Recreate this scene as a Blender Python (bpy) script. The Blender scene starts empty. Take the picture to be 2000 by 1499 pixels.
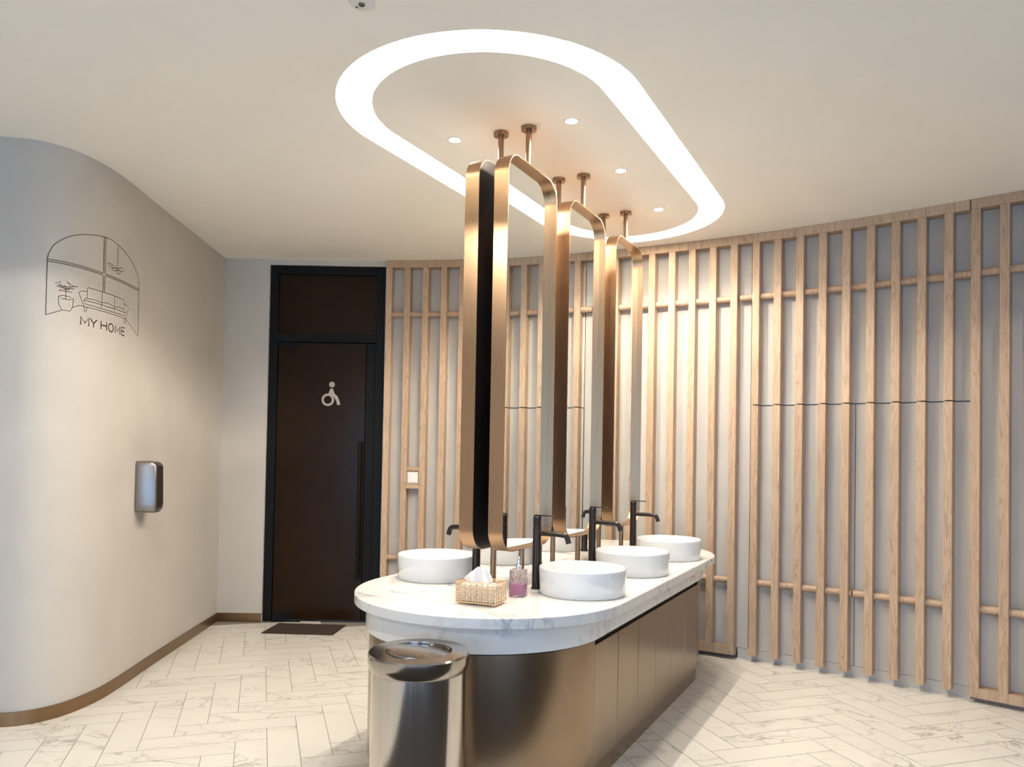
import bpy, bmesh, math, random
from mathutils import Vector, Matrix
random.seed(7)
C = bpy.context.scene.collection
SC = bpy.context.scene
PI = math.pi

# ------------------------------------------------------------------ camera
cam_d = bpy.data.cameras.new('camera')
cam = bpy.data.objects.new('camera', cam_d); C.objects.link(cam)
cam_d.sensor_width = 36.0; cam_d.sensor_fit = 'HORIZONTAL'; cam_d.lens = 27.0
cam_d.shift_y = 0.0509; cam_d.clip_start = 0.05
cam.matrix_world = (Matrix.Translation((0, 0, 1.44)) @ Matrix.Rotation(PI/2 + math.radians(1.25), 4, 'X')
                    @ Matrix.Rotation(0.0178, 4, 'Z'))
SC.camera = cam

# ------------------------------------------------------------------ world, exposure
w = bpy.data.worlds.new('world'); SC.world = w; w.use_nodes = True
bg = w.node_tree.nodes['Background']
bg.inputs['Color'].default_value = (0.40, 0.63, 1.0, 1); bg.inputs['Strength'].default_value = 3.3
SC.view_settings.view_transform = 'Standard'; SC.view_settings.look = 'None'
SC.view_settings.gamma = 1.0; SC.view_settings.use_curve_mapping = False
SC.view_settings.exposure = 0.42
WARM = (1.0, 0.915, 0.79)
ISL_W, OTH_W, COVE_S = 45.0, 74.0, 18.0

# daylight portals at the two unglazed openings added behind the camera
for px in (-1.9, 2.1):
    ld = bpy.data.lights.new('daylight_portal', 'AREA'); ld.shape = 'RECTANGLE'; ld.size = 2.6; ld.size_y = 2.5
    lo = bpy.data.objects.new('daylight_portal', ld); C.objects.link(lo)
    lo.location = (px, -2.62, 1.3); lo.rotation_euler = (PI/2, 0, 0)
    ld.cycles.is_portal = True

# ------------------------------------------------------------------ node helpers
def new_mat(name):
    m = bpy.data.materials.new(name); m.use_nodes = True
    nt = m.node_tree; b = nt.nodes['Principled BSDF']
    return m, nt, b
def nd(nt, t, **kw):
    n = nt.nodes.new(t)
    for k, v in kw.items(): setattr(n, k, v)
    return n
def ramp(nt, fac, stops):
    r = nd(nt, 'ShaderNodeValToRGB')
    e = r.color_ramp.elements
    while len(e) > 1: e.remove(e[-1])
    e[0].position = stops[0][0]; e[0].color = (*stops[0][1], 1)
    for p, c in stops[1:]:
        x = e.new(p); x.color = (*c, 1)
    nt.links.new(fac, r.inputs[0]); return r.outputs[0]
def mapping(nt, scale=(1, 1, 1), rand=None, rot=(0, 0, 0), space='Object'):
    tc = nd(nt, 'ShaderNodeTexCoord'); mp = nd(nt, 'ShaderNodeMapping')
    mp.inputs['Scale'].default_value = scale; mp.inputs['Rotation'].default_value = rot
    src = tc.outputs[space]
    if rand is not None:
        mul = nd(nt, 'ShaderNodeVectorMath', operation='SCALE'); mul.inputs[3].default_value = 37.0
        cmb = nd(nt, 'ShaderNodeCombineXYZ')
        for i in range(3): nt.links.new(rand, cmb.inputs[i])
        nt.links.new(cmb.outputs[0], mul.inputs[0])
        ad = nd(nt, 'ShaderNodeVectorMath', operation='ADD')
        nt.links.new(src, ad.inputs[0]); nt.links.new(mul.outputs[0], ad.inputs[1]); src = ad.outputs[0]
    nt.links.new(src, mp.inputs[0]); return mp.outputs[0]
def noise(nt, vec, scale, detail=4, rough=0.5, dist=0.0):
    n = nd(nt, 'ShaderNodeTexNoise'); n.inputs['Scale'].default_value = scale
    n.inputs['Detail'].default_value = detail; n.inputs['Roughness'].default_value = rough
    n.inputs['Distortion'].default_value = dist
    nt.links.new(vec, n.inputs['Vector']); return n.outputs['Fac']
def mth(nt, op, a, b=None, clamp=False):
    m = nd(nt, 'ShaderNodeMath', operation=op); m.use_clamp = clamp
    for i, v in enumerate((a, b)):
        if v is None: continue
        if isinstance(v, (int, float)): m.inputs[i].default_value = v
        else: nt.links.new(v, m.inputs[i])
    return m.outputs[0]
def mixc(nt, fac, a, b):
    m = nd(nt, 'ShaderNodeMix', data_type='RGBA')
    nt.links.new(fac, m.inputs[0])
    for i, v in ((6, a), (7, b)):
        if isinstance(v, tuple): m.inputs[i].default_value = (*v, 1)
        else: nt.links.new(v, m.inputs[i])
    return m.outputs[2]
def bump(nt, b, h, strength=0.1, dist=0.01):
    bn = nd(nt, 'ShaderNodeBump'); bn.inputs['Strength'].default_value = strength; bn.inputs['Distance'].default_value = dist
    nt.links.new(h, bn.inputs['Height']); nt.links.new(bn.outputs[0], b.inputs['Normal'])
def plain(name, col, rough=0.5, metal=0.0, var=0.04, scale=6.0, **kw):
    m, nt, b = new_mat(name)
    v = noise(nt, mapping(nt), scale, 5)
    c = ramp(nt, v, [(0.3, tuple(x*(1-var) for x in col)), (0.7, tuple(min(1, x*(1+var)) for x in col))])
    nt.links.new(c, b.inputs['Base Color'])
    b.inputs['Roughness'].default_value = rough; b.inputs['Metallic'].default_value = metal
    for k, x in kw.items(): b.inputs[k].default_value = x
    return m
def emit(name, col, strength):
    m, nt, b = new_mat(name)
    b.inputs['Base Color'].default_value = (0.9, 0.9, 0.9, 1)
    b.inputs['Emission Color'].default_value = (*col, 1); b.inputs['Emission Strength'].default_value = strength
    return m

def wood_mat(name='oak'):
    m, nt, b = new_mat(name)
    oi = nd(nt, 'ShaderNodeObjectInfo')
    v = mapping(nt, (1, 1, 0.07), oi.outputs['Random'])
    n1 = noise(nt, v, 22, 3, 0.5, 0.8)
    rings = mth(nt, 'FRACT', mth(nt, 'MULTIPLY', n1, 9.0))
    rings = mth(nt, 'ABSOLUTE', mth(nt, 'SUBTRACT', rings, 0.5))
    v2 = mapping(nt, (1, 1, 0.02), oi.outputs['Random'])
    fine = noise(nt, v2, 260, 2)
    c1 = ramp(nt, rings, [(0.0, (0.39, 0.262, 0.172)), (0.14, (0.50, 0.352, 0.240)), (0.5, (0.55, 0.40, 0.28))])
    c2 = ramp(nt, fine, [(0.35, (0.90, 0.885, 0.87)), (0.6, (1, 1, 1))])
    mx = nd(nt, 'ShaderNodeMix', data_type='RGBA', blend_type='MULTIPLY'); mx.inputs[0].default_value = 0.8
    nt.links.new(c1, mx.inputs[6]); nt.links.new(c2, mx.inputs[7])
    tone = ramp(nt, oi.outputs['Random'], [(0.0, (0.90, 0.86, 0.82)), (1.0, (1.0, 1.0, 0.98))])
    mx2 = nd(nt, 'ShaderNodeMix', data_type='RGBA', blend_type='MULTIPLY'); mx2.inputs[0].default_value = 1.0
    nt.links.new(mx.outputs[2], mx2.inputs[6]); nt.links.new(tone, mx2.inputs[7])
    nt.links.new(mx2.outputs[2], b.inputs['Base Color'])
    b.inputs['Roughness'].default_value = 0.5
    bump(nt, b, fine, 0.08, 0.002)
    return m
def plaster(name, col, var=0.05):
    m, nt, b = new_mat(name)
    v = mapping(nt)
    n1 = noise(nt, v, 2.2, 6, 0.6); n2 = noise(nt, v, 90, 3)
    c = ramp(nt, n1, [(0.3, tuple(x*(1-var) for x in col)), (0.7, tuple(min(1, x*(1+var)) for x in col))])
    nt.links.new(c, b.inputs['Base Color']); b.inputs['Roughness'].default_value = 0.75
    bump(nt, b, n2, 0.08, 0.003)
    return m
def fabric(name, col):
    m, nt, b = new_mat(name)
    v = mapping(nt)
    n1 = noise(nt, v, 3.0, 5); n2 = noise(nt, mapping(nt, (1, 1, 0.2)), 180, 2)
    c = ramp(nt, n1, [(0.3, tuple(x*0.94 for x in col)), (0.7, tuple(x*1.05 for x in col))])
    nt.links.new(c, b.inputs['Base Color']); b.inputs['Roughness'].default_value = 0.8
    bump(nt, b, n2, 0.12, 0.002)
    return m
def veins(nt, vec, scale, width, dist=2.0, detail=6):
    n = noise(nt, vec, scale, detail, 0.55, dist)
    r = mth(nt, 'ABSOLUTE', mth(nt, 'SUBTRACT', n, 0.5))
    return mth(nt, 'SUBTRACT', 1.0, mth(nt, 'MULTIPLY', r, 1.0/width), True)
def marble(name, base, vein, rough, scale=1.0, island_rand=False, wid=0.022, rot=(0.5, 0.35, 0.6), st=0.75):
    m, nt, b = new_mat(name)
    rnd = None
    if island_rand:
        g = nd(nt, 'ShaderNodeNewGeometry'); rnd = g.outputs['Random Per Island']
    v = mapping(nt, (scale, scale*2.2, scale*1.4), rnd, rot)
    big = veins(nt, v, 1.3, wid, 1.2)
    small = veins(nt, v, 3.7, wid*0.7, 1.6)
    mask = noise(nt, v, 1.1, 3)
    mk = mth(nt, 'MULTIPLY', mth(nt, 'SUBTRACT', mask, 0.42, True), 5.0, True)
    vv = mth(nt, 'MAXIMUM', mth(nt, 'MULTIPLY', big, mk), mth(nt, 'MULTIPLY', mth(nt, 'MULTIPLY', small, mk), 0.45))
    vv = mth(nt, 'MULTIPLY', mth(nt, 'POWER', vv, 1.3), st)
    cl = noise(nt, v, 0.9, 4)
    b0 = ramp(nt, cl, [(0.3, tuple(x*0.94 for x in base)), (0.7, base)])
    nt.links.new(mixc(nt, vv, b0, vein), b.inputs['Base Color'])
    b.inputs['Roughness'].default_value = rough
    return m
def brushed(name, col, rough=0.28, stretch=(1, 1, 0.02), sc=300, strength=0.03):
    m, nt, b = new_mat(name)
    n1 = noise(nt, mapping(nt, stretch), sc, 3)
    c = ramp(nt, n1, [(0.3, tuple(x*0.88 for x in col)), (0.7, col)])
    nt.links.new(c, b.inputs['Base Color']); b.inputs['Metallic'].default_value = 1.0
    r = nd(nt, 'ShaderNodeMapRange'); r.inputs[3].default_value = rough*0.85; r.inputs[4].default_value = rough*1.2
    nt.links.new(n1, r.inputs[0]); nt.links.new(r.outputs[0], b.inputs['Roughness'])
    return m

M = {}
M['ceiling'] = plaster('ceiling_paint', (0.925, 0.885, 0.80), 0.012)
M['wall'] = plaster('grey_plaster', (0.52, 0.487, 0.44), 0.05)
M['backing'] = fabric('grey_wall_covering', (0.53, 0.50, 0.46))
M['oak'] = wood_mat()
M['tile'] = marble('marble_tile', (0.735, 0.70, 0.635), (0.36, 0.33, 0.28), 0.3, 1.6, True, 0.026, st=1.0)
M['grout'] = plain('grout', (0.24, 0.21, 0.18), 0.8)
M['slab'] = marble('white_marble', (0.755, 0.735, 0.695), (0.30, 0.31, 0.35), 0.2, 1.7, False, 0.05, (0.3, 0.9, 0.4), 0.9)
M['ceramic'] = plain('white_ceramic', (0.73, 0.73, 0.73), 0.12, var=0.005, **{'Coat Weight': 0.4})
M['bronze'] = brushed('brushed_bronze', (0.47, 0.305, 0.185), 0.3)
M['polebronze'] = brushed('bronze_tube', (0.35, 0.235, 0.155), 0.27)
M['mirror'] = plain('mirror_silver', (0.90, 0.92, 0.90), 0.0, 1.0, var=0.0)
M['back'] = plain('dark_brown_back', (0.016, 0.011, 0.010), 0.35)
M['black'] = plain('matt_black', (0.011, 0.010, 0.010), 0.35, var=0.15)
M['gunmetal'] = plain('black_bronze_tap', (0.045, 0.036, 0.033), 0.28, 0.7)
M['cab'] = plain('dark_bronze_panel', (0.30, 0.225, 0.155), 0.24, 1.0, var=0.05, scale=9)
M['entry'] = plain('dark_entry_carpet', (0.030, 0.022, 0.016), 0.9, var=0.2, scale=60)  # for the unseen floor sheet added to darken reflections
M['carcass'] = plain('black_recess', (0.008, 0.006, 0.005), 0.6)
M['steel'] = brushed('stainless_steel', (0.62, 0.58, 0.54), 0.14, (1, 1, 0.01), 250)
M['lidsteel'] = brushed('lid_steel', (0.44, 0.40, 0.36), 0.16, (1, 0.02, 1), 200)
M['satin'] = plain('satin_steel', (0.29, 0.265, 0.245), 0.33, 1.0)
M['brass'] = brushed('bronze_skirting', (0.30, 0.195, 0.11), 0.3, (0.05, 0.05, 1), 120)
M['doorglass'] = plain('brown_glass', (0.018, 0.0085, 0.003), 0.2, var=0.1, IOR=1.25)
M['frameblack'] = plain('black_door_frame', (0.006, 0.006, 0.006), 0.5, IOR=1.25)
M['gold'] = plain('gold_wire', (0.85, 0.60, 0.36), 0.2, 1.0)
M['mat'] = plain('brown_mat', (0.040, 0.024, 0.014), 0.95, var=0.3, scale=120)
M['white'] = plain('white_plastic', (0.78, 0.76, 0.73), 0.35, var=0.01)
M['paper'] = plain('tissue_paper', (0.86, 0.83, 0.80), 0.9, var=0.02)
M['chrome'] = plain('chrome', (0.80, 0.80, 0.82), 0.08, 1.0, var=0.0)
M['ink'] = plain('brown_vinyl', (0.085, 0.052, 0.036), 0.6, var=0.05)
M['inklight'] = plain('pale_brown_vinyl', (0.40, 0.335, 0.295), 0.6, var=0.05)
M['sign'] = plain('sign_metal', (0.42, 0.36, 0.29), 0.45, 0.2)
M['led'] = emit('cove_led', (1.0, 0.93, 0.81), COVE_S)
M['lens'] = emit('downlight_lens', (1.0, 0.93, 0.83), 25.0)
M['rim'] = plain('downlight_rim', (0.85, 0.83, 0.80), 0.4)
m, nt, b = new_mat('crystal'); M['crystal'] = m
b.inputs['Base Color'].default_value = (1.0, 0.82, 0.60, 1); b.inputs['Roughness'].default_value = 0.05
b.inputs['Transmission Weight'].default_value = 0.75; b.inputs['IOR'].default_value = 1.3
m, nt, b = new_mat('cut_glass'); M['glass'] = m
b.inputs['Base Color'].default_value = (0.86, 0.78, 0.78, 1); b.inputs['Roughness'].default_value = 0.03
b.inputs['Transmission Weight'].default_value = 0.95; b.inputs['IOR'].default_value = 1.35
vo = nd(nt, 'ShaderNodeTexVoronoi'); vo.inputs['Scale'].default_value = 110
nt.links.new(mapping(nt), vo.inputs['Vector']); bump(nt, b, vo.outputs['Distance'], 0.8, 0.004)
M['soap'] = plain('pink_soap', (0.62, 0.24, 0.44), 0.25)

# ------------------------------------------------------------------ mesh helpers
def finish(name, bm, mat, parent=None, smooth=False, bevel=0.0, seg=2, loc=None, ang=0.6):
    bmesh.ops.recalc_face_normals(bm, faces=bm.faces)
    me = bpy.data.meshes.new(name); bm.to_mesh(me); bm.free()
    for x in (mat if isinstance(mat, (list, tuple)) else [mat]): me.materials.append(M[x])
    o = bpy.data.objects.new(name, me); C.objects.link(o)
    if parent: o.parent = parent
    if loc: o.location = loc
    if smooth:
        for p in me.polygons: p.use_smooth = True
        try: me.set_sharp_from_angle(angle=ang)
        except Exception: pass
    if bevel > 0:
        md = o.modifiers.new('bevel', 'BEVEL'); md.width = bevel; md.segments = seg; md.limit_method = 'ANGLE'; md.angle_limit = 0.7
    return o
def box(bm, x0, x1, y0, y1, z0, z1):
    vs = [bm.verts.new(p) for p in ((x0,y0,z0),(x1,y0,z0),(x1,y1,z0),(x0,y1,z0),(x0,y0,z1),(x1,y0,z1),(x1,y1,z1),(x0,y1,z1))]
    for f in ((0,3,2,1),(4,5,6,7),(0,1,5,4),(1,2,6,5),(2,3,7,6),(3,0,4,7)): bm.faces.new([vs[i] for i in f])
    return vs
def obox(bm, c, t, n, w, d, z0, z1):
    """box on the plan: from c along t by w and along n by d"""
    P = [c, c+t*w, c+t*w+n*d, c+n*d]
    vs = [bm.verts.new((p.x, p.y, z0)) for p in P] + [bm.verts.new((p.x, p.y, z1)) for p in P]
    for f in ((0,3,2,1),(4,5,6,7),(0,1,5,4),(1,2,6,5),(2,3,7,6),(3,0,4,7)): bm.faces.new([vs[i] for i in f])
def prism(bm, pts, z0, z1):
    a = [bm.verts.new((x, y, z0)) for x, y in pts]; c = [bm.verts.new((x, y, z1)) for x, y in pts]
    n = len(pts)
    bm.faces.new(a[::-1]); bm.faces.new(c)
    for i in range(n): bm.faces.new((a[i], a[(i+1)%n], c[(i+1)%n], c[i]))
def lathe(bm, prof, seg=48, cx=0, cy=0, close=True):
    rings = []
    for r, z in prof:
        if r < 1e-6: rings.append([bm.verts.new((cx, cy, z))])
        else: rings.append([bm.verts.new((cx+r*math.cos(2*PI*i/seg), cy+r*math.sin(2*PI*i/seg), z)) for i in range(seg)])
    for a, c in zip(rings, rings[1:]):
        for i in range(seg):
            j = (i+1) % seg
            if len(a) == 1 and len(c) == 1: continue
            if len(a) == 1: bm.faces.new((a[0], c[i], c[j]))
            elif len(c) == 1: bm.faces.new((a[i], a[j], c[0]))
            else: bm.faces.new((a[i], a[j], c[j], c[i]))
def tube(bm, pts, r, seg=12, caps=True):
    pts = [Vector(p) for p in pts]; rings = []
    for i, p in enumerate(pts):
        d = (pts[min(i+1, len(pts)-1)] - pts[max(i-1, 0)]).normalized()
        ref = Vector((0, 0, 1)) if abs(d.z) < 0.9 else Vector((1, 0, 0))
        a = d.cross(ref).normalized(); c = d.cross(a).normalized()
        rr = r[i] if isinstance(r, (list, tuple)) else r
        rings.append([bm.verts.new(p + rr*(a*math.cos(2*PI*k/seg) + c*math.sin(2*PI*k/seg))) for k in range(seg)])
    for a, c in zip(rings, rings[1:]):
        for k in range(seg): bm.faces.new((a[k], a[(k+1)%seg], c[(k+1)%seg], c[k]))
    if caps: bm.faces.new(rings[0][::-1]); bm.faces.new(rings[-1])
def thing(name, label, cat, loc=(0,0,0), rotz=0.0, group=None):
    o = bpy.data.objects.new(name, None); C.objects.link(o); o.empty_display_size = 0.1
    o.location = loc; o.rotation_euler = (0, 0, rotz); tag(o, label, cat, group); return o
def tag(o, label, cat, group=None):
    o['label'] = label; o['category'] = cat
    if group: o['group'] = group
def struct(o): o['kind'] = 'structure'; return o
def dup(root, label, loc=None, rotz=None):
    r = root.copy(); C.objects.link(r); r['label'] = label
    if loc is not None: r.location = loc
    if rotz is not None: r.rotation_euler = (0, 0, rotz)
    for ch in list(root.children):
        c = ch.copy(); C.objects.link(c); c.parent = r
        for g in list(ch.children):
            d = g.copy(); C.objects.link(d); d.parent = c
    return r

HC = 3.02
# ------------------------------------------------------------------ plan of the island
TH = math.radians(27.3)
A0 = Vector((-0.016, 3.72)); AX = Vector((math.sin(TH), math.cos(TH))); PX = Vector((math.cos(TH), -math.sin(TH)))
def isl(p, s, z=0.0):
    q = A0 + AX*s + PX*p; return Vector((q.x, q.y, z))
S0, S1 = -0.1325, 1.57
def stadium(R, s0=S0, s1=S1, n=40, cx=0.0):
    pts = [(cx + R*math.cos(a), s1 + R*math.sin(a)) for a in (PI*i/n for i in range(n+1))]
    pts += [(cx + R*math.cos(a), s0 + R*math.sin(a)) for a in (PI + PI*i/n for i in range(n+1))]
    return pts

# ------------------------------------------------------------------ plan of the slatted wall
CF = (-0.10507, -0.28032, 6.17477)
_tab = []
_x = -1.30; _s = 0.0; _prev = None
while _x < 4.4:
    y = CF[0]*_x*_x + CF[1]*_x + CF[2]
    if _prev: _s += math.hypot(_x-_prev[0], y-_prev[1])
    _tab.append((_s, _x, y)); _prev = (_x, y); _x += 0.004
_s107 = min(_tab, key=lambda t: abs(t[1]+1.07))[0]
def wpt(s, off=0.0):
    s += _s107
    i = max(0, min(len(_tab)-2, int((s/_tab[-1][0])*(len(_tab)-1))))
    while i > 0 and _tab[i][0] > s: i -= 1
    while i < len(_tab)-2 and _tab[i+1][0] < s: i += 1
    a, c = _tab[i], _tab[i+1]; f = (s-a[0])/(c[0]-a[0])
    x = a[1] + f*(c[1]-a[1]); y = a[2] + f*(c[2]-a[2])
    sl = 2*CF[0]*x + CF[1]; t = Vector((1, sl)).normalized(); n = Vector((-t.y, t.x))
    return Vector((x, y)) + n*off, t, n
def wsheet(bm, s0, s1, o0, o1, z0, z1, step=0.05):
    n = max(1, int((s1-s0)/step)); ring = []
    for i in range(n+1):
        s = s0 + (s1-s0)*i/n
        a = wpt(s, o0)[0]; c = wpt(s, o1)[0]
        ring.append([bm.verts.new((a.x, a.y, z0)), bm.verts.new((a.x, a.y, z1)), bm.verts.new((c.x, c.y, z1)), bm.verts.new((c.x, c.y, z0))])
    for a, c in zip(ring, ring[1:]):
        for k in range(4): bm.faces.new((a[k], a[(k+1)%4], c[(k+1)%4], c[k]))
    bm.faces.new(ring[0][::-1]); bm.faces.new(ring[-1])
def wslat(bm, s, wd, z0, z1, d=0.085):
    p, t, n = wpt(s + wd/2); obox(bm, p - t*wd/2, t, n, wd, d, z0, z1)
def wrod(bm, s0, s1, z, off=0.045, r=0.024):
    n = max(2, int((s1-s0)/0.05))
    tube(bm, [(*wpt(s0+(s1-s0)*i/n, off)[0], z) for i in range(n+1)], r, 14)

# ------------------------------------------------------------------ plan of the left wall
LW = [(-3.9, 3.86), (-3.4, 3.865), (-3.0, 3.88), (-2.75, 3.905), (-2.6, 3.93), (-2.5, 3.955), (-2.42, 4.02), (-2.36, 4.12), (-2.325, 4.26),
      (-2.31, 4.42), (-2.318, 4.65), (-2.34, 4.95), (-2.36, 5.3), (-2.385, 5.8), (-2.42, 6.39), (-2.43, 6.6)]
def catmull(P, n=8):
    out = []; P = [Vector(p) for p in P]
    for i in range(len(P)-1):
        p0 = P[max(i-1, 0)]; p1 = P[i]; p2 = P[i+1]; p3 = P[min(i+2, len(P)-1)]
        for k in range(n):
            t = k/n
            out.append(0.5*((2*p1) + (p2-p0)*t + (2*p0-5*p1+4*p2-p3)*t*t + (3*p1-p0-3*p2+p3)*t**3))
    out.append(P[-1]); return out
LC = catmull(LW)
LS = [0.0]
for a, c in zip(LC, LC[1:]): LS.append(LS[-1] + (c-a).length)
def lpt(s, off=0.0):
    i = 0
    while i < len(LC)-2 and LS[i+1] < s: i += 1
    f = (s-LS[i])/(LS[i+1]-LS[i]); p = LC[i].lerp(LC[i+1], f)
    def tg(j): return (LC[min(j+1, len(LC)-1)] - LC[max(j-1, 0)]).normalized()
    t = tg(i).lerp(tg(i+1), f).normalized(); n = Vector((t.y, -t.x))      # n points into the room
    return p + n*off, t, n
def lsheet(bm, s0, s1, o0, o1, z0, z1, step=0.04):
    n = max(1, int((s1-s0)/step)); ring = []
    for i in range(n+1):
        s = s0 + (s1-s0)*i/n
        a = lpt(s, o0)[0]; c = lpt(s, o1)[0]
        ring.append([bm.verts.new((a.x, a.y, z0)), bm.verts.new((a.x, a.y, z1)), bm.verts.new((c.x, c.y, z1)), bm.verts.new((c.x, c.y, z0))])
    for a, c in zip(ring, ring[1:]):
        for k in range(4): bm.faces.new((a[k], a[(k+1)%4], c[(k+1)%4], c[k]))
    bm.faces.new(ring[0][::-1]); bm.faces.new(ring[-1])

# ================================================================== SETTING
XL, XR, YF, YB = -3.9, 4.9, -2.6, 6.75
bm = bmesh.new(); box(bm, XL, XR, YF, YB, -0.10, -0.0025)
for f in bm.faces: f.material_index = 1
W, NT = 0.147, 4
g0 = 0.0014/W
ang = math.radians(18.0); ex = Vector((math.cos(ang), math.sin(ang))); ey = Vector((-math.sin(ang), math.cos(ang)))
org = Vector((-1.879, 4.54)) - (ex*1 + ey*(NT+2))*W
def tile(u0, u1, v0, v1):
    c = org + (ex*(u0+u1)/2 + ey*(v0+v1)/2)*W
    if not (XL+0.4 < c.x < XR-0.4 and YF+0.4 < c.y < YB-0.4): return
    vs = [bm.verts.new((*(org + (ex*u + ey*v)*W), 0.0)) for u, v in ((u0+g0, v0+g0), (u1-g0, v0+g0), (u1-g0, v1-g0), (u0+g0, v1-g0))]
    bm.faces.new(vs).material_index = 0
for k in range(-70, 71):
    for mm in range(-12, 13):
        ox, oy = k + NT*mm, k - NT*mm
        tile(ox, ox+NT, oy, oy+1); tile(ox, ox+1, oy+1, oy+1+NT)
struct(finish('floor', bm, ['tile', 'grout']))

bm = bmesh.new(); box(bm, -1.3, 2.9, 0.1, 2.5, 0.0005, 0.006); struct(finish('floor_entry', bm, 'entry'))  # unseen dark floor, added to darken reflections in the cabinet and bin
# ceiling with an oval light channel
CV_CX, CV0, CV1, R_OUT, R_IN, CH = -0.016, -0.20, 1.45, 0.710, 0.550, 0.10
bm = bmesh.new()
def loop(R, z): return [bm.verts.new(isl(x, y, z)) for x, y in stadium(R, CV0, CV1, 40, CV_CX)]
o0 = loop(R_OUT, HC); o1 = loop(R_OUT, HC+CH); i0 = loop(R_IN, HC); i1 = loop(R_IN, HC+CH)
rect = [bm.verts.new((x, y, HC)) for x, y in ((XL, YF), (XR, YF), (XR, YB), (XL, YB))]
ed = [bm.edges.new((rect[i], rect[(i+1)%4])) for i in range(4)]
n = len(o0)
ed += [bm.edges.new((o0[i], o0[(i+1)%n])) for i in range(n)]
bmesh.ops.triangle_fill(bm, edges=ed, use_beauty=True)
bm.faces.new(i0)
for a, c in ((o0, o1), (i0, i1), (o1, i1)):
    for i in range(n):
        bm.faces.new((a[i], a[(i+1)%n], c[(i+1)%n], c[i]))
struct(finish('ceiling', bm, 'ceiling'))
# hidden LED strip lying on the channel top against its outer side
bm = bmesh.new()
ra, rb = R_OUT-0.004, R_IN+0.012
la = [bm.verts.new(isl(x, y, HC+CH-0.004)) for x, y in stadium(ra, CV0, CV1, 40, CV_CX)]
lb = [bm.verts.new(isl(x, y, HC+CH-0.004)) for x, y in stadium(rb, CV0, CV1, 40, CV_CX)]
for i in range(n): bm.faces.new((la[i], la[(i+1)%n], lb[(i+1)%n], lb[i]))
cv = finish('cove_light', bm, 'led')
tag(cv, 'glowing oval light channel recessed in the ceiling above the basin island', 'ceiling light')

# left wall and skirting
TOT = LS[-1]
bm = bmesh.new(); lsheet(bm, 0, TOT, 0.0, -0.12, 0.0, HC); struct(finish('wall_left', bm, 'wall', smooth=True))
bm = bmesh.new(); lsheet(bm, 0, LS[-9]-0.012, 0.001, 0.012, 0.0, 0.07); struct(finish('baseboard_left', bm, 'brass', smooth=True, ang=0.5))
# wall around the door
YD = 6.39
bm = bmesh.new(); box(bm, -2.43, -2.047, YD, 6.55, 0, HC); box(bm, -2.047, -1.06, YD, 6.55, 2.975, HC)
struct(finish('wall_back', bm, 'wall'))
bm = bmesh.new(); box(bm, -2.405, -2.05, YD-0.012, YD-0.001, 0, 0.07); struct(finish('baseboard_back', bm, 'brass'))
# slatted wall's base, and the rest of the room
bm = bmesh.new(); wsheet(bm, 0.0, 5.75, 0.128, 0.24, 0, HC, 0.06); struct(finish('wall_right', bm, 'backing', smooth=True))
bm = bmesh.new(); wsheet(bm, 0.0, 2.84, 0.07, 0.127, 0, 0.030)
struct(finish('baseboard_slats', bm, 'satin'))
bm = bmesh.new(); wsheet(bm, 2.845, 4.272, 0.0855, 0.127, 0, 0.070); struct(finish('baseboard_doors', bm, 'backing'))
bm = bmesh.new(); wsheet(bm, 4.30, 5.7, 0.07, 0.127, 0, 0.030); struct(finish('baseboard_end', bm, 'satin'))
bm = bmesh.new(); e = wpt(5.75, 0.1)[0]; prism(bm, [(e.x, e.y), (4.9, 2.3), (4.9, -2.6), (5.05, -2.6), (5.05, 2.5), (e.x+0.05, e.y+0.1)], 0, HC)
struct(finish('wall_side', bm, 'wall'))
bm = bmesh.new(); box(bm, -4.02, -3.9, -2.6, 4.0, 0, HC); struct(finish('wall_entry', bm, 'wall'))
# wall behind the camera: solid middle with two tall openings added for daylight
bm = bmesh.new()
for x0, x1 in ((-4.02, -3.3), (-0.5, 0.75), (3.45, 5.05)): box(bm, x0, x1, -2.75, -2.6, 0, HC)
for x0, x1 in ((-3.3, -0.5), (0.75, 3.45)): box(bm, x0, x1, -2.75, -2.6, 2.6, HC)
struct(finish('wall_front', bm, 'wall'))
for i, (x0, x1) in enumerate(((-3.3, -0.5), (0.75, 3.45))):  # unseen frames without panes, added in the daylight openings
    bm = bmesh.new(); xm = (x0+x1)/2
    for a, c in ((x0, x0+0.05), (xm-0.03, xm+0.03), (x1-0.05, x1)): box(bm, a, c, -2.72, -2.64, 0.0, 2.6)
    box(bm, x0, x1, -2.72, -2.64, 2.54, 2.6); box(bm, x0, x1, -2.72, -2.64, 0.0, 0.06)
    struct(finish('window_%d' % (i+1), bm, 'frameblack'))

# ------------------------------------------------------------------ door unit
dr = struct(bpy.data.objects.new('door_1', None)); C.objects.link(dr); dr.location = (-1.565, 6.43, 0)
def dbox(name, mat, x0, x1, y0, y1, z0, z1, par=None, bev=0.002):
    bm = bmesh.new(); box(bm, x0+1.565, x1+1.565, y0-6.43, y1-6.43, z0, z1); return finish(name, bm, mat, par or dr, bevel=bev)
bm = bmesh.new()
for x0, x1, z0, z1 in ((-2.045, -1.976, 0, 2.973), (-1.150, -1.082, 0, 2.973), (-1.976, -1.150, 2.905, 2.973), (-1.976, -1.150, 2.335, 2.402)):
    box(bm, x0+1.565, x1+1.565, -0.02, 0.05, z0, z1)
finish('door_frame', bm, 'frameblack', dr, bevel=0.002)
dbox('transom_pane', 'doorglass', -1.975, -1.151, 6.435, 6.445, 2.403, 2.904)
leaf = dbox('door_leaf', 'doorglass', -1.973, -1.236, 6.43, 6.445, 0.014, 2.330)
dbox('side_panel', 'frameblack', -1.232, -1.152, 6.43, 6.445, 0.014, 2.330)
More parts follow.
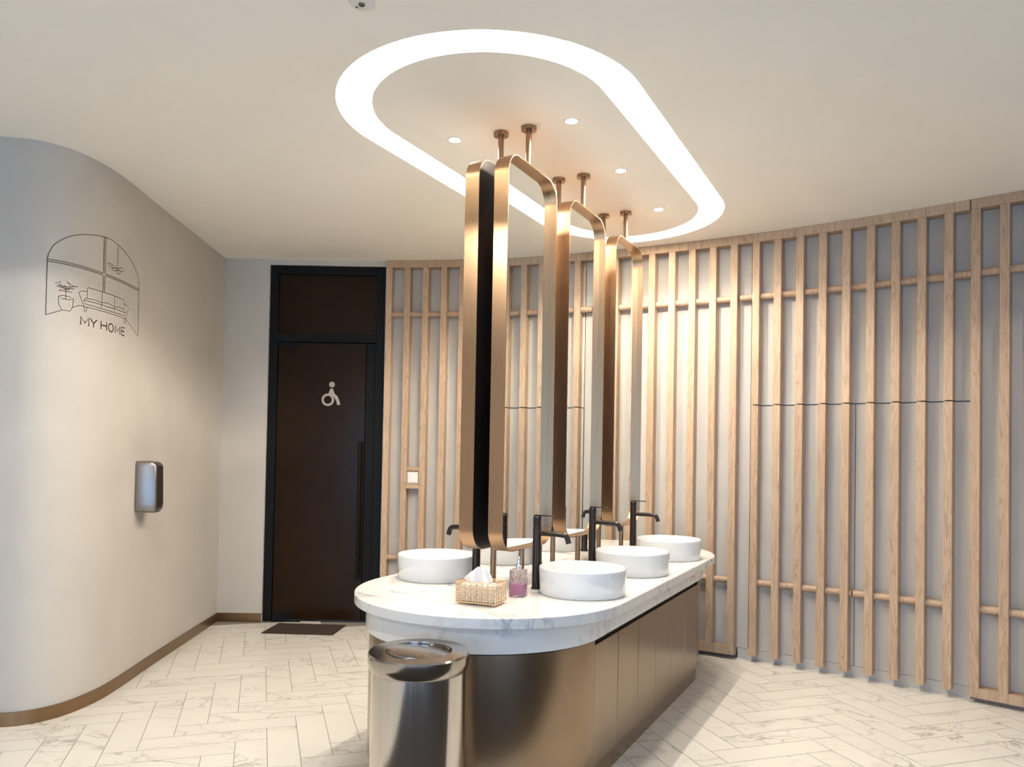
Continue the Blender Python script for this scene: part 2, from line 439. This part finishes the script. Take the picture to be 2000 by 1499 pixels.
bm = bmesh.new(); X = -1.262+1.565
tube(bm, [(X, -0.05, 0.36), (X, -0.05, 1.51)], 0.013, 12)
for z in (0.45, 1.42): tube(bm, [(X, -0.05, z), (X, 0.001, z)], 0.009, 10)
finish('door_handle', bm, 'frameblack', leaf, smooth=True)
dbox('pivot_patch', 'frameblack', -1.970, -1.80, 6.420, 6.4295, 2.285, 2.330, leaf)
dbox('pivot_patch', 'frameblack', -1.970, -1.82, 6.420, 6.4295, 0.014, 0.075, leaf)
dbox('backing', 'frameblack', -2.044, -1.083, 6.485, 6.50, 0.0, 2.972)  # unseen dark sheet added to stop light leaking through the door gaps
dbox('floor_pivot', 'frameblack', -1.975, -1.73, 6.40, 6.4295, 0.0005, 0.012)
# accessible-toilet symbol on the leaf
sx, sz = -1.548+1.565, 1.853
bm = bmesh.new()
def yprism(pts, y0=-0.006, y1=-0.0005):
    a = [bm.verts.new((x, y0, z)) for x, z in pts]; c = [bm.verts.new((x, y1, z)) for x, z in pts]; k = len(pts)
    bm.faces.new(a); bm.faces.new(c[::-1])
    for i in range(k): bm.faces.new((a[i], a[(i+1)%k], c[(i+1)%k], c[i]))
yprism([(sx+0.032+0.024*math.cos(2*PI*i/24), sz+0.128+0.024*math.sin(2*PI*i/24)) for i in range(24)])
N = 36
for i in range(N):
    a0, a1 = 2*PI*i/N, 2*PI*(i+1)/N
    yprism([(sx+r*math.cos(a), sz+r*math.sin(a)) for r, a in ((0.052, a0), (0.052, a1), (0.034, a1), (0.034, a0))])
yprism([(sx+0.020, sz+0.094), (sx+0.040, sz+0.094), (sx+0.056, sz+0.052), (sx+0.004, sz+0.052)])
leg = [(sx+0.020, sz+0.052), (sx+0.056, sz+0.052), (sx+0.080, sz+0.030), (sx+0.098, sz-0.008), (sx+0.104, sz-0.042), (sx+0.080, sz-0.042), (sx+0.070, sz-0.006), (sx+0.052, sz+0.022)]
yprism(leg)
sg = finish('wheelchair_symbol', bm, 'sign', leaf); sg['label'] = 'beige wheelchair user symbol'

# ------------------------------------------------------------------ slatted screens
SW = 0.050
left_s = [0.003, 0.157, 0.311, 0.466] + [0.466 + 0.1554*k for k in range(1, 11)] + [2.176 + 0.153*k for k in range(5)]
door_s = [2.943 + 0.1490*i for i in range(9)]
right_s = [4.279 + 0.149*i for i in range(9)]
ZUP, ZLO, ZSEAM = 2.575, 0.553, 1.803
def screen(name, label, cat, slats, s0, s1, z0, z1, top, rods, bottom, group=None, mk_panel=True):
    p0 = wpt((s0+s1)/2, 0.07)[0]
    t = thing(name, label, cat, (p0.x, p0.y, z0), 0, group)
    def put(nm, bm, mat, **kw):
        o = finish(nm, bm, mat, t, **kw)
        o.data.transform(Matrix.Translation((-p0.x, -p0.y, -z0))); return o
    bm = bmesh.new(); wsheet(bm, s0, s1, 0.0865, 0.101, max(z0, 0.072), z1); put('backing_panel', bm, 'backing', smooth=True)
    for s in slats:
        bm = bmesh.new(); wslat(bm, s, SW, z0, z1 - (0.062 if top else 0)); put('slat', bm, 'oak', bevel=0.002)
    if top:
        bm = bmesh.new(); wsheet(bm, slats[0], (2.9422 if s1 < 3 else s1+0.001) if s1 < 5 else slats[-1]+SW, 0.0, 0.085, z1-0.0615, z1-0.001); put('top_rail', bm, 'oak')
    for z, a, c in rods:
        bm = bmesh.new(); wrod(bm, a, c, z); put('rod', bm, 'oak', smooth=True)
    if bottom:
        bm = bmesh.new(); 
        for a, c in zip(slats, slats[1:]): wsheet(bm, a+SW+0.0003, c-0.0003, 0.0, 0.085, z0, z0+0.058)
        put('bottom_rail', bm, 'oak')
    return t, put
t, put = screen('slat_screen', 'long fixed oak slat screen curving from the dark door to behind the island', 'slatted screen',
       left_s, 0.0, 2.917, 0.032, HC, True, [(ZUP, 0.03, 2.82), (ZLO, 0.03, 2.82)], True, 'oak slat screens on the curved wall')
for z0, z1 in ((1.275, 1.306), (1.126, 1.156)):
    bm = bmesh.new(); wsheet(bm, left_s[1]+SW+0.0003, left_s[2]-0.0003, 0.0, 0.085, z0, z1); put('cross_block', bm, 'oak', bevel=0.002)
bm = bmesh.new(); wsheet(bm, left_s[1]+SW+0.0003, left_s[2]-0.0003, 0.012, 0.085, 1.157, 1.274); put('switch_backer', bm, 'oak')
q, tt, nn = wpt((left_s[1]+SW+left_s[2])/2, 0.011)
sw = thing('light_switch', 'white square light switch between oak slats near the dark door', 'light switch', (q.x, q.y, 1.216), math.atan2(tt.y, tt.x))
bm = bmesh.new(); box(bm, -0.043, 0.043, -0.008, 0, -0.045, 0.045); finish('switch_plate', bm, 'white', sw, bevel=0.003)
bm = bmesh.new(); box(bm, -0.034, 0.034, -0.012, -0.0082, -0.036, 0.036); finish('rocker', bm, 'white', sw, bevel=0.002)
screen('slat_overpanel', 'oak slats above the concealed double doors, up to the ceiling', 'slatted screen',
       door_s, 2.923, 4.272, ZSEAM+0.0038, HC, True, [(ZUP, 2.85, 4.276)], False, 'oak slat screens on the curved wall')
screen('slat_door', 'left leaf of the concealed double doors faced with five oak slats', 'door',
       door_s[:5], 2.925, 3.608, 0.046, ZSEAM-0.0038, False, [(ZLO, door_s[0]+0.01, 3.606)], False, 'concealed oak slat doors')
screen('slat_door', 'right leaf of the concealed double doors faced with four oak slats', 'door',
       door_s[5:], 3.612, 4.270, 0.046, ZSEAM-0.0038, False, [(ZLO, 3.614, door_s[8]+0.04)], False, 'concealed oak slat doors')
screen('slat_screen', 'fixed oak slat screen at the right edge of the photo beyond the concealed doors', 'slatted screen',
       right_s, 4.276, 5.60, 0.032, HC, True, [(ZUP, 4.285, 5.5), (ZLO, 4.285, 5.5)], True, 'oak slat screens on the curved wall')

# ------------------------------------------------------------------ vanity island
RZ = -TH
cabt = thing('vanity_cabinet', 'dark bronze curved cabinet under the marble worktop of the island', 'cabinet', isl(0, 0), RZ)
def ring_panel(bm, ro, ri, s, sgn, z0, z1, n=40):
    pts = [(ro*math.cos(PI*i/n), s + sgn*ro*math.sin(PI*i/n)) for i in range(n+1)]
    pts += [(ri*math.cos(PI*i/n), s + sgn*ri*math.sin(PI*i/n)) for i in range(n, -1, -1)]
    prism(bm, pts, z0, z1)
RC = 0.532; SA, SB = -0.185, 1.625
bm = bmesh.new(); prism(bm, stadium(0.5125, SA, SB), 0.001, 0.0995); finish('plinth', bm, 'cab', cabt, smooth=True)
bm = bmesh.new(); prism(bm, stadium(0.513, SA, SB), 0.1, 0.648); finish('carcass', bm, 'carcass', cabt, smooth=True)
for s, sg_ in ((SA, -1), (SB, 1)):
    bm = bmesh.new(); ring_panel(bm, RC, 0.514, s, sg_, 0.0997, 0.642); finish('end_panel', bm, 'cab', cabt, smooth=True)
step = (SB-SA)/6
for sd in (1, -1):
    for k in range(6):
        a = SA + step*k + 0.0025; c = SA + step*(k+1) - 0.0025
        bm = bmesh.new(); x0, x1 = sorted((sd*0.514, sd*RC)); box(bm, x0, x1, a, c, 0.0997, 0.618)
        finish('cabinet_door', bm, 'cab', cabt, bevel=0.0015)
wt = thing('vanity_worktop', 'long white marble worktop with rounded ends on the island', 'worktop', isl(0, 0, 0.65), RZ)
bm = bmesh.new(); prism(bm, stadium(0.634, n=56), 0.105, 0.15); finish('marble_slab', bm, 'slab', wt, smooth=True, bevel=0.004)
bm = bmesh.new(); prism(bm, stadium(0.548, SA, SB, n=56), 0.0, 0.1045); finish('marble_apron', bm, 'slab', wt, smooth=True)
ZT = 0.80
# basins
def make_basin(label, p, s):
    t = thing('vessel_basin', label, 'basin', isl(p, s, ZT), RZ, 'white vessel basins on the island')
    bm = bmesh.new()
    lathe(bm, [(0, 0.0005), (0.192, 0.0005), (0.196, 0.005), (0.200, 0.113), (0.2, 0.118), (0.197, 0.121), (0.193, 0.118), (0.186, 0.05), (0.165, 0.022), (0.08, 0.014), (0.028, 0.012), (0.0, 0.012)], 72)
    finish('bowl', bm, 'ceramic', t, smooth=True, ang=1.2)
    bm = bmesh.new(); lathe(bm, [(0, 0.0125), (0.026, 0.0125), (0.026, 0.016), (0.018, 0.018), (0, 0.018)], 24); finish('drain', bm, 'chrome', t, smooth=True)
    return t
b0 = make_basin('white round basin nearest the bin on the slatted-wall side', 0.395, 0.0)
dup(b0, 'white round basin in the middle of the slatted-wall side', isl(0.395, 0.717, ZT))
dup(b0, 'white round basin farthest along the slatted-wall side, at the far rounded end', isl(0.395, 1.425, ZT))
dup(b0, 'white round basin behind the tissue box, on the dark door side', isl(-0.395, 0.0, ZT))
dup(b0, 'white round basin on the door side, hidden behind the nearest mirror', isl(-0.395, 0.717, ZT))
dup(b0, 'white round basin on the door side, hidden behind the farthest mirrors', isl(-0.395, 1.425, ZT))
# taps
def make_tap(label, p, s, rz):
    t = thing('basin_tap', label, 'tap', isl(p, s, ZT), rz, 'tall black basin taps')
    bm = bmesh.new(); lathe(bm, [(0, 0.0005), (0.024, 0.0005), (0.024, 0.006), (0.0205, 0.012), (0.0195, 0.29), (0.018, 0.293), (0.018, 0.297), (0.0195, 0.30), (0.0195, 0.338), (0.016, 0.342), (0, 0.342)], 32)
    finish('tap_body', bm, 'gunmetal', t, smooth=True)
    bm = bmesh.new()
    pts = [(0.012, 0, 0.262), (0.05, 0, 0.262), (0.10, 0, 0.262), (0.135, 0, 0.260)] + [(0.135+0.022*math.sin(a), 0, 0.238+0.022*math.cos(a)) for a in (0.5, 0.9, 1.25)] + [(0.163, 0, 0.222)]
    tube(bm, pts, [0.0125]*8, 16); finish('spout', bm, 'gunmetal', t, smooth=True)
    bm = bmesh.new(); box(bm, -0.014, 0.085, -0.011, 0.011, 0.3425, 0.348); finish('lever', bm, 'gunmetal', t, bevel=0.003)
    return t
t0 = make_tap('tall black tap nearest the bin, at the nearest slatted-wall side basin', 0.168, -0.015, RZ)
dup(t0, 'tall black tap at the middle slatted-wall side basin', isl(0.168, 0.70, ZT))
dup(t0, 'tall black tap at the farthest slatted-wall side basin', isl(0.168, 1.41, ZT))
dup(t0, 'tall black tap behind the tissue box, facing the dark door side', isl(-0.168, 0.0, ZT), RZ+PI)
dup(t0, 'tall black tap on the door side under the middle mirror', isl(-0.168, 0.717, ZT), RZ+PI)
dup(t0, 'tall black tap on the door side under the farthest mirror', isl(-0.168, 1.425, ZT), RZ+PI)

# mirrors: framed, each carried by its own pole between worktop and ceiling
ZB, ZTOP, MW, MR = 0.985, 2.815, 0.27, 0.105
def rrect(hw, z0, z1, r, n=10):
    pts = []
    for cx, cz, a0 in ((hw-r, z1-r, 0), (-hw+r, z1-r, PI/2), (-hw+r, z0+r, PI), (hw-r, z0+r, 1.5*PI)):
        for i in range(n+1):
            a = a0 + PI/2*i/n; pts.append((cx + r*math.cos(a), cz + r*math.sin(a)))
    return pts
def make_mirror(label, s):
    """faces +p; frame from p 0.040 to 0.113"""
    t = thing('pole_mirror', label, 'mirror', isl(0.0765, s, ZT), RZ, 'tall bronze framed mirrors on poles')
    x0, x1 = -0.0365, 0.0365; o = 0.0045
    A = rrect(MW, ZB-ZT, ZTOP-ZT, MR); B = rrect(MW-o, ZB-ZT+o, ZTOP-ZT-o, MR-o); n = len(A)
    bm = bmesh.new()
    V = [[bm.verts.new((x, y, z)) for y, z in L] for x, L in ((x0, A), (x1, A), (x1, B), (x0, B))]
    for a, c in zip(V, V[1:]+V[:1]):
        for i in range(n): bm.faces.new((a[i], a[(i+1)%n], c[(i+1)%n], c[i]))
    finish('frame', bm, 'bronze', t, smooth=True, ang=0.7)
    B2 = rrect(MW-o-0.0004, ZB-ZT+o+0.0004, ZTOP-ZT-o-0.0004, MR-o)
    for nm, mt, xa, xb in (('mirror_glass', 'mirror', -0.004, 0.001), ('back_panel', 'back', x0+0.001, -0.0045)):
        bm = bmesh.new()
        a = [bm.verts.new((xa, y, z)) for y, z in B2]; c = [bm.verts.new((xb, y, z)) for y, z in B2]
        bm.faces.new(a); bm.faces.new(c)
        for i in range(n): bm.faces.new((a[i], a[(i+1)%n], c[(i+1)%n], c[i]))
        finish(nm, bm, mt, t)
    zc = HC-ZT
    bm = bmesh.new(); lathe(bm, [(0, ZTOP-ZT+0.0003), (0.0145, ZTOP-ZT+0.0003), (0.0145, zc-0.02)], 24); up = finish('upper_pole', bm, 'polebronze', t, smooth=True)
    bm = bmesh.new(); lathe(bm, [(0.0, zc-0.02), (0.036, zc-0.02), (0.0375, zc-0.018), (0.0375, zc-0.0007), (0, zc-0.0007)], 32); finish('ceiling_flange', bm, 'polebronze', up, smooth=True)
    bm = bmesh.new(); lathe(bm, [(0, 0.0005), (0.0145, 0.0005), (0.0145, ZB-ZT-0.0003), (0, ZB-ZT-0.0003)], 24); finish('lower_pole', bm, 'polebronze', t, smooth=True)
    return t
SM = (0.008, 0.714, 1.447)
m0 = make_mirror('tall bronze framed mirror nearest the camera, glass facing the slatted wall', SM[0])
dup(m0, 'middle of the three tall mirrors whose glass faces the slatted wall', isl(0.0765, SM[1], ZT))
dup(m0, 'farthest of the three tall mirrors whose glass faces the slatted wall', isl(0.0765, SM[2], ZT))
dup(m0, 'tall bronze mirror nearest the camera with its dark back showing, facing the door side', isl(-0.0765, SM[0], ZT), RZ+PI)
dup(m0, 'middle tall bronze mirror facing the door side, behind the nearest pair', isl(-0.0765, SM[1], ZT), RZ+PI)
dup(m0, 'farthest tall bronze mirror facing the door side, behind the other pairs', isl(-0.0765, SM[2], ZT), RZ+PI)

# ------------------------------------------------------------------ tissue box, tissues, soap bottle
ta = math.atan2(-0.07, 0.167)
tb = thing('tissue_box', 'gold wire and crystal tissue box on the near end of the worktop', 'tissue box', (-0.224, 3.240, ZT), ta)
BW, BD, Z0, Z1 = 0.181, 0.118, 0.012, 0.096
bm = bmesh.new(); r = 0.0017
def wire(a, c): tube(bm, [a, c], r, 6)
nx, ny, nz = 7, 5, 4
for j in range(nz+1):
    z = Z0 + (Z1-Z0)*j/nz
    for a, c in (((0,0,z),(BW,0,z)), ((BW,0,z),(BW,BD,z)), ((BW,BD,z),(0,BD,z)), ((0,BD,z),(0,0,z))): wire(a, c)
for i in range(nx+1):
    x = BW*i/nx; wire((x,0,Z0),(x,0,Z1)); wire((x,BD,Z0),(x,BD,Z1))
for i in range(1, ny):
    y = BD*i/ny; wire((0,y,Z0),(0,y,Z1)); wire((BW,y,Z0),(BW,y,Z1))
box(bm, 0.0, BW, 0.0, BD, Z0-0.004, Z0-0.001)
finish('wire_frame', bm, 'gold', tb, smooth=True)
bm = bmesh.new()
def bead(x, y, z, sx_, sy_, sz_):
    vs = [bm.verts.new((x+a*sx_, y+b_*sy_, z+c*sz_)) for a, b_, c in ((1,0,0),(-1,0,0),(0,1,0),(0,-1,0),(0,0,1),(0,0,-1))]
    for f in ((0,2,4),(2,1,4),(1,3,4),(3,0,4),(2,0,5),(1,2,5),(3,1,5),(0,3,5)): bm.faces.new([vs[i] for i in f])
for j in range(nz):
    z = Z0 + (Z1-Z0)*(j+0.5)/nz
    for i in range(nx):
        x = BW*(i+0.5)/nx
        for y in (0.0, BD): bead(x, y, z, 0.0115, 0.005, 0.0095)
    for i in range(ny):
        y = BD*(i+0.5)/ny
        for x in (0.0, BW): bead(x, y, z, 0.005, 0.0105, 0.0095)
bd = finish('crystal_beads', bm, 'crystal', tb); bd['kind'] = 'stuff'
for x, y in ((0.012, 0.01), (BW-0.012, 0.01), (0.012, BD-0.01), (BW-0.012, BD-0.01)):
    bm = bmesh.new(); lathe(bm, [(0, 0.0003), (0.004, 0.0003), (0.005, 0.008), (0, 0.008)], 10, x, y); finish('foot', bm, 'gold', tb, smooth=True)
tp = thing('tissue_pack', 'white paper tissue rising out of the gold crystal box', 'tissues', (-0.224, 3.240, ZT+0.012), ta)
bm = bmesh.new(); box(bm, 0.008, BW-0.008, 0.008, BD-0.008, 0.001, 0.070); finish('tissue_stack', bm, 'paper', tp, bevel=0.004)
bm = bmesh.new()
prof = [(0.010, 0.088), (0.026, 0.106), (0.042, 0.118), (0.054, 0.129), (0.066, 0.139), (0.080, 0.142), (0.096, 0.139), (0.110, 0.135), (0.122, 0.124), (0.132, 0.104), (0.140, 0.084)]
rows = []
for k in range(9):
    v = k/8
    row = []
    for i, (x, zt) in enumerate(prof):
        z = 0.0705 + (zt-0.0705)*v
        y = 0.058 + (0.024*(1-v)+0.006)*math.sin(i*1.55+v*1.2) + 0.004*math.sin(i*3.1+v*5)
        row.append(bm.verts.new((x + 0.004*math.sin(v*5+i), y, z)))
    rows.append(row)
for a, c in zip(rows, rows[1:]):
    for i in range(len(prof)-1): bm.faces.new((a[i], a[i+1], c[i+1], c[i]))
for k in range(9):
    pass
ts = finish('tissue_sheet', bm, 'paper', tp, smooth=True, ang=3.0)
md = ts.modifiers.new('sub', 'SUBSURF'); md.levels = 2; md.render_levels = 2
md = ts.modifiers.new('sol', 'SOLIDIFY'); md.thickness = 0.0012
sb = thing('soap_bottle', 'square cut glass soap bottle with pink soap and chrome pump on the worktop', 'soap bottle', (0.040, 3.437, ZT), math.radians(-17))
def rsq(h, r, n=5): return [(x, z) for x, z in rrect(h, -h, h, r, n)]
bm = bmesh.new(); prism(bm, rsq(0.0335, 0.006), 0.0005, 0.118); finish('glass_body', bm, 'glass', sb, smooth=True, bevel=0.003)
bm = bmesh.new(); prism(bm, rsq(0.0295, 0.004), 0.010, 0.056); finish('pink_soap', bm, 'soap', sb, smooth=True)
bm = bmesh.new(); lathe(bm, [(0, 0.1185), (0.0135, 0.1185), (0.0135, 0.137), (0.011, 0.139), (0.005, 0.139), (0.005, 0.150), (0, 0.150)], 24); pc = finish('pump_collar', bm, 'chrome', sb, smooth=True)
bm = bmesh.new(); lathe(bm, [(0, 0.1502), (0.0085, 0.1502), (0.0075, 0.172), (0.005, 0.176), (0, 0.176)], 20)
tube(bm, [(-0.003, 0, 0.170), (-0.016, 0, 0.171), (-0.026, 0, 0.167)], [0.0035, 0.003, 0.002], 8); finish('pump_head', bm, 'chrome', pc, smooth=True)

# ------------------------------------------------------------------ bin
bn = thing('swing_bin', 'round stainless steel swing-lid bin at the near end of the island', 'bin', (-0.318, 2.755, 0), 0)
BH, BR = 0.727, 0.180
bm = bmesh.new(); lathe(bm, [(0, 0.0005), (0.164, 0.0005), (0.167, 0.004), (0.167, BH-0.064), (0.160, BH-0.062)], 96); finish('bin_body', bm, 'steel', bn, smooth=True)
bm = bmesh.new(); lathe(bm, [(0.150, BH-0.062), (0.1675, BH-0.064), (0.173, BH-0.058), (BR, BH-0.030), (BR, BH-0.006), (BR-0.004, BH), (0.118, BH+0.002), (0.117, BH-0.004), (0.117, BH-0.03)], 96); lid = finish('bin_lid', bm, 'lidsteel', bn, smooth=True, ang=0.5)
bm = bmesh.new(); lathe(bm, [(0.1155, -0.006), (0.115, 0.0), (0.09, 0.004), (0.05, 0.007), (0, 0.008)], 64)
fl = finish('swing_flap', bm, 'lidsteel', lid, smooth=True, ang=1.0); fl.location = (0, 0, BH-0.002); fl.rotation_euler = (math.radians(-2.5), math.radians(5.0), 0)

# ------------------------------------------------------------------ hand dryer
LD = 0.0
for i in range(len(LC)):
    if LC[i].y < 4.79 and i > 60: LD = LS[i]
q, tt, nn = lpt(LD + 0.075)
hd = thing('hand_dryer', 'satin steel hand dryer on the grey curved left wall', 'hand dryer', (q.x, q.y, 1.03), math.atan2(tt.y, tt.x) - PI/2 + PI/2)
# local x runs along the wall (away from the camera), local -y points into the room
bm = bmesh.new()
sec = [(-0.078, -0.001), (-0.078, -0.110), (-0.070, -0.128), (0.030, -0.134), (0.060, -0.120), (0.084, -0.080), (0.088, -0.001)]
def dsec(z, k, dy=0.0): return [bm.verts.new((x*k, min(-0.001, y*k + dy), z)) for x, y in sec]
rows = [dsec(0.0, 0.90), dsec(0.018, 0.97), dsec(0.05, 1.0), dsec(0.285, 1.0, 0.006), dsec(0.305, 0.97, 0.016), dsec(0.315, 0.90, 0.03)]
for a, c in zip(rows, rows[1:]):
    for i in range(len(sec)): bm.faces.new((a[i], a[(i+1)%len(sec)], c[(i+1)%len(sec)], c[i]))
bm.faces.new(rows[0][::-1]); bm.faces.new(rows[-1])
finish('dryer_cover', bm, 'satin', hd, bevel=0.006, seg=3, smooth=True, ang=0.45)
bm = bmesh.new(); box(bm, -0.02, 0.055, -0.105, -0.04, -0.007, -0.0005); finish('air_outlet', bm, 'frameblack', hd, bevel=0.002)

# ------------------------------------------------------------------ mat
bm = bmesh.new(); prism(bm, [(-1.883, 6.331), (-1.326, 6.301), (-1.357, 5.966), (-1.918, 5.99)], 0.0005, 0.008)
mt = finish('door_mat', bm, 'mat', bevel=0.002); tag(mt, 'dark brown doormat on the marble floor before the dark door', 'mat')

# ------------------------------------------------------------------ downlights
def make_downlight(x, y, label, grp, watt, cone, blend=0.08, rad=0.022):
    t = thing('downlight', label, 'downlight', (x, y, HC), 0, grp)
    bm = bmesh.new(); lathe(bm, [(0.040, -0.0005), (0.041, -0.003), (0.030, -0.004), (0.027, -0.001)], 32); finish('trim_ring', bm, 'rim', t, smooth=True)
    bm = bmesh.new(); lathe(bm, [(0, -0.0015), (0.0265, -0.0015)], 24); finish('lens', bm, 'lens', t)
    ld = bpy.data.lights.new('downlight_beam', 'SPOT'); ld.energy = watt; ld.color = WARM
    ld.spot_size = cone; ld.spot_blend = blend; ld.shadow_soft_size = rad
    lo = bpy.data.objects.new('downlight_beam', ld); C.objects.link(lo); lo.parent = t; lo.location = (0, 0, -0.012)
    return t
for (p, s), lb in zip(((0.29, 0.03), (0.29, 0.735), (0.285, 1.48), (-0.33, -0.014), (-0.32, 0.72), (-0.32, 1.46)),
    ('downlight over the nearest slatted-wall side basin', 'downlight over the middle slatted-wall side basin', 'downlight over the farthest slatted-wall side basin',
     'downlight left of the nearest ceiling poles', 'downlight on the door side behind the nearest mirror', 'downlight on the door side behind the farthest mirrors')):
    q = isl(p, s); make_downlight(q.x, q.y, lb, 'small round downlights inside the oval', ISL_W, math.radians(150), 0.3)
for i, (x, y, lb) in enumerate(((-1.35, 2.45, 'downlight near the left wall, above the photo frame'), (2.55, 2.5, 'downlight near the slatted wall, above the photo frame'),
        (-2.4, 0.2, 'downlight left of the camera'), (2.8, -0.4, 'downlight right of the camera'))):
    make_downlight(x, y, lb, 'downlights in the front of the room', OTH_W*(0.92, 0.38, 1.0, 0.5)[i], math.radians(145), 0.1)  # the last three are unseen fill lamps added to brighten the room
sd = thing('smoke_detector', 'small round white detector on the ceiling at the top edge of the photo', 'smoke detector', (-0.557, 2.675, HC))
bm = bmesh.new(); lathe(bm, [(0.047, -0.0005), (0.047, -0.004), (0.043, -0.007), (0.020, -0.008), (0, -0.008)], 40); finish('cover', bm, 'white', sd, smooth=True)
bm = bmesh.new(); lathe(bm, [(0.012, -0.0085), (0.011, -0.013), (0.008, -0.013), (0.0075, -0.010), (0, -0.010)], 24); finish('sensor', bm, 'satin', sd, smooth=True)
bm = bmesh.new(); lathe(bm, [(0.004, -0.0083), (0.003, -0.010), (0, -0.010)], 12, -0.022, 0.020); finish('indicator', bm, 'frameblack', sd)

# ------------------------------------------------------------------ wall drawing, applied on the curved left wall
LA, LWD, LZ, LHT = 1.475, 0.77, 2.115, 0.50
def la(x, y): return LA + (x-180)/1225*LWD, LZ + (1275-y)/1135*LHT
wd = thing('wall_decal', 'brown line drawing of a living room lettered MY HOME on the left wall', 'wall decal', (0, 0, 0))
def onwall(a, z, off=0.0013):
    p = lpt(a, off)[0]; return (p.x, p.y, z)
def ribbon(bm, pts, wid=0.0042, closed=False):
    P = [Vector(la(*p)) for p in pts]
    if closed: P.append(P[0])
    Q = [P[0]]
    for a, c in zip(P, P[1:]):
        k = max(1, int((c-a).length/0.025))
        for i in range(1, k+1): Q.append(a.lerp(c, i/k))
    prev = None
    for i, q in enumerate(Q):
        d = (Q[min(i+1, len(Q)-1)] - Q[max(i-1, 0)]).normalized(); nn = Vector((-d.y, d.x))*wid/2
        cur = (bm.verts.new(onwall(*(q+nn))), bm.verts.new(onwall(*(q-nn))))
        if prev: bm.faces.new((prev[0], prev[1], cur[1], cur[0]))
        prev = cur
bm = bmesh.new()
arch = [(p.x, p.y) for p in catmull([(180,600),(192,530),(230,420),(330,300),(450,225),(600,170),(720,144),(800,138),(870,146),(1000,180),(1150,240),(1280,330),(1360,430),(1395,530),(1405,600)], 6)]
ribbon(bm, [(180,1275)] + arch + [(1405,1275)])
for L in ([(180,1275),(300,1195)], [(390,1140),(455,1097),(1130,1097),(1405,1275)], [(725,146),(725,605)], [(752,141),(752,605)], [(725,635),(725,850)], [(752,635),(752,850)],
    [(183,607),(725,607)], [(752,607),(1405,607)], [(183,634),(725,634)], [(752,634),(1405,634)], [(942,166),(942,470)],
    [(940,478),(880,460),(800,452),(778,468),(800,485),(880,490),(940,478),(990,445),(1040,440),(1062,465),(1040,488),(990,490),(940,478)],
    [(940,480),(870,495),(838,510),(850,527),(900,520),(960,490),(1000,495),(1010,520),(980,535),(930,505),(910,525),(940,548),(970,535)],
    [(535,985),(535,865),(550,850),(1075,850),(1090,865),(1090,985)], [(720,850),(712,1065)], [(905,850),(908,1065)],
    [(500,1020),(520,990),(620,980),(712,992),(800,972),(908,992),(990,972),(1090,985),(1118,1020),(1105,1065),(908,1068),(712,1068),(510,1062),(500,1020)],
    [(505,1018),(712,1018),(800,1022),(908,1016),(1115,1018)], [(535,902),(480,910),(445,940),(500,1095)], [(1090,902),(1140,912),(1178,940),(1130,1095)],
    [(505,1100),(510,1158),(525,1158),(540,1100)], [(1088,1100),(1105,1155),(1125,1155),(1122,1100)],
    [(270,1035),(300,1015),(360,1015),(398,1035),(360,1055),(300,1055),(270,1035),(275,1130),(300,1190),(370,1190),(392,1130),(398,1035)],
    [(330,1055),(330,900)], [(330,960),(270,960),(295,945)], [(330,960),(385,955)], [(330,930),(255,915),(285,905),(330,930)], [(330,930),(410,912),(370,905),(330,930)],
    [(330,910),(240,885),(285,850),(280,895)], [(345,900),(435,870),(400,885),(335,838),(360,880)], [(330,900),(310,895),(345,905),(355,940),(310,940)]):
    ribbon(bm, L, 0.0036)
finish('line_drawing', bm, 'ink', wd)
bm = bmesh.new(); ribbon(bm, [(738,150),(738,603)], 0.011); ribbon(bm, [(738,640),(738,848)], 0.011); ribbon(bm, [(190,620),(720,620)], 0.009); ribbon(bm, [(760,620),(1400,620)], 0.009)
wb = finish('window_bars', bm, 'inklight', wd); wb['label'] = 'pale brown crossing bars'
for v in wb.data.vertices: pass
# each letter is a part, drawn with strokes in a unit box
LETTERS = (('M', 474, 563, [[(0,0),(0,1),(.5,.3),(1,1),(1,0)]]), ('Y', 580, 660, [[(0,1),(.5,.45),(.5,0)], [(.5,.45),(1,1)]]),
    ('H', 716, 793, [[(0,0),(0,1)], [(0,.52),(1,.52)], [(1,0),(1,1)]]),
    ('O', 822, 900, [[(.5+.5*math.cos(2*PI*i/20), .5+.5*math.sin(2*PI*i/20)) for i in range(21)]]),
    ('M', 932, 1020, [[(0,0),(0,1),(.5,.3),(1,1),(1,0)]]), ('E', 1050, 1112, [[(1,1),(0,1),(0,0),(1,0)], [(0,.52),(.9,.52)]]))
for ch, x0, x1, st in LETTERS:
    bm = bmesh.new()
    for L in st: ribbon(bm, [(x0+(x1-x0)*u, 1330-104*v) for u, v in L], 0.0085)
    lt = finish('letter', bm, 'ink', wd); lt['label'] = 'brown capital letter %s of MY HOME' % ch
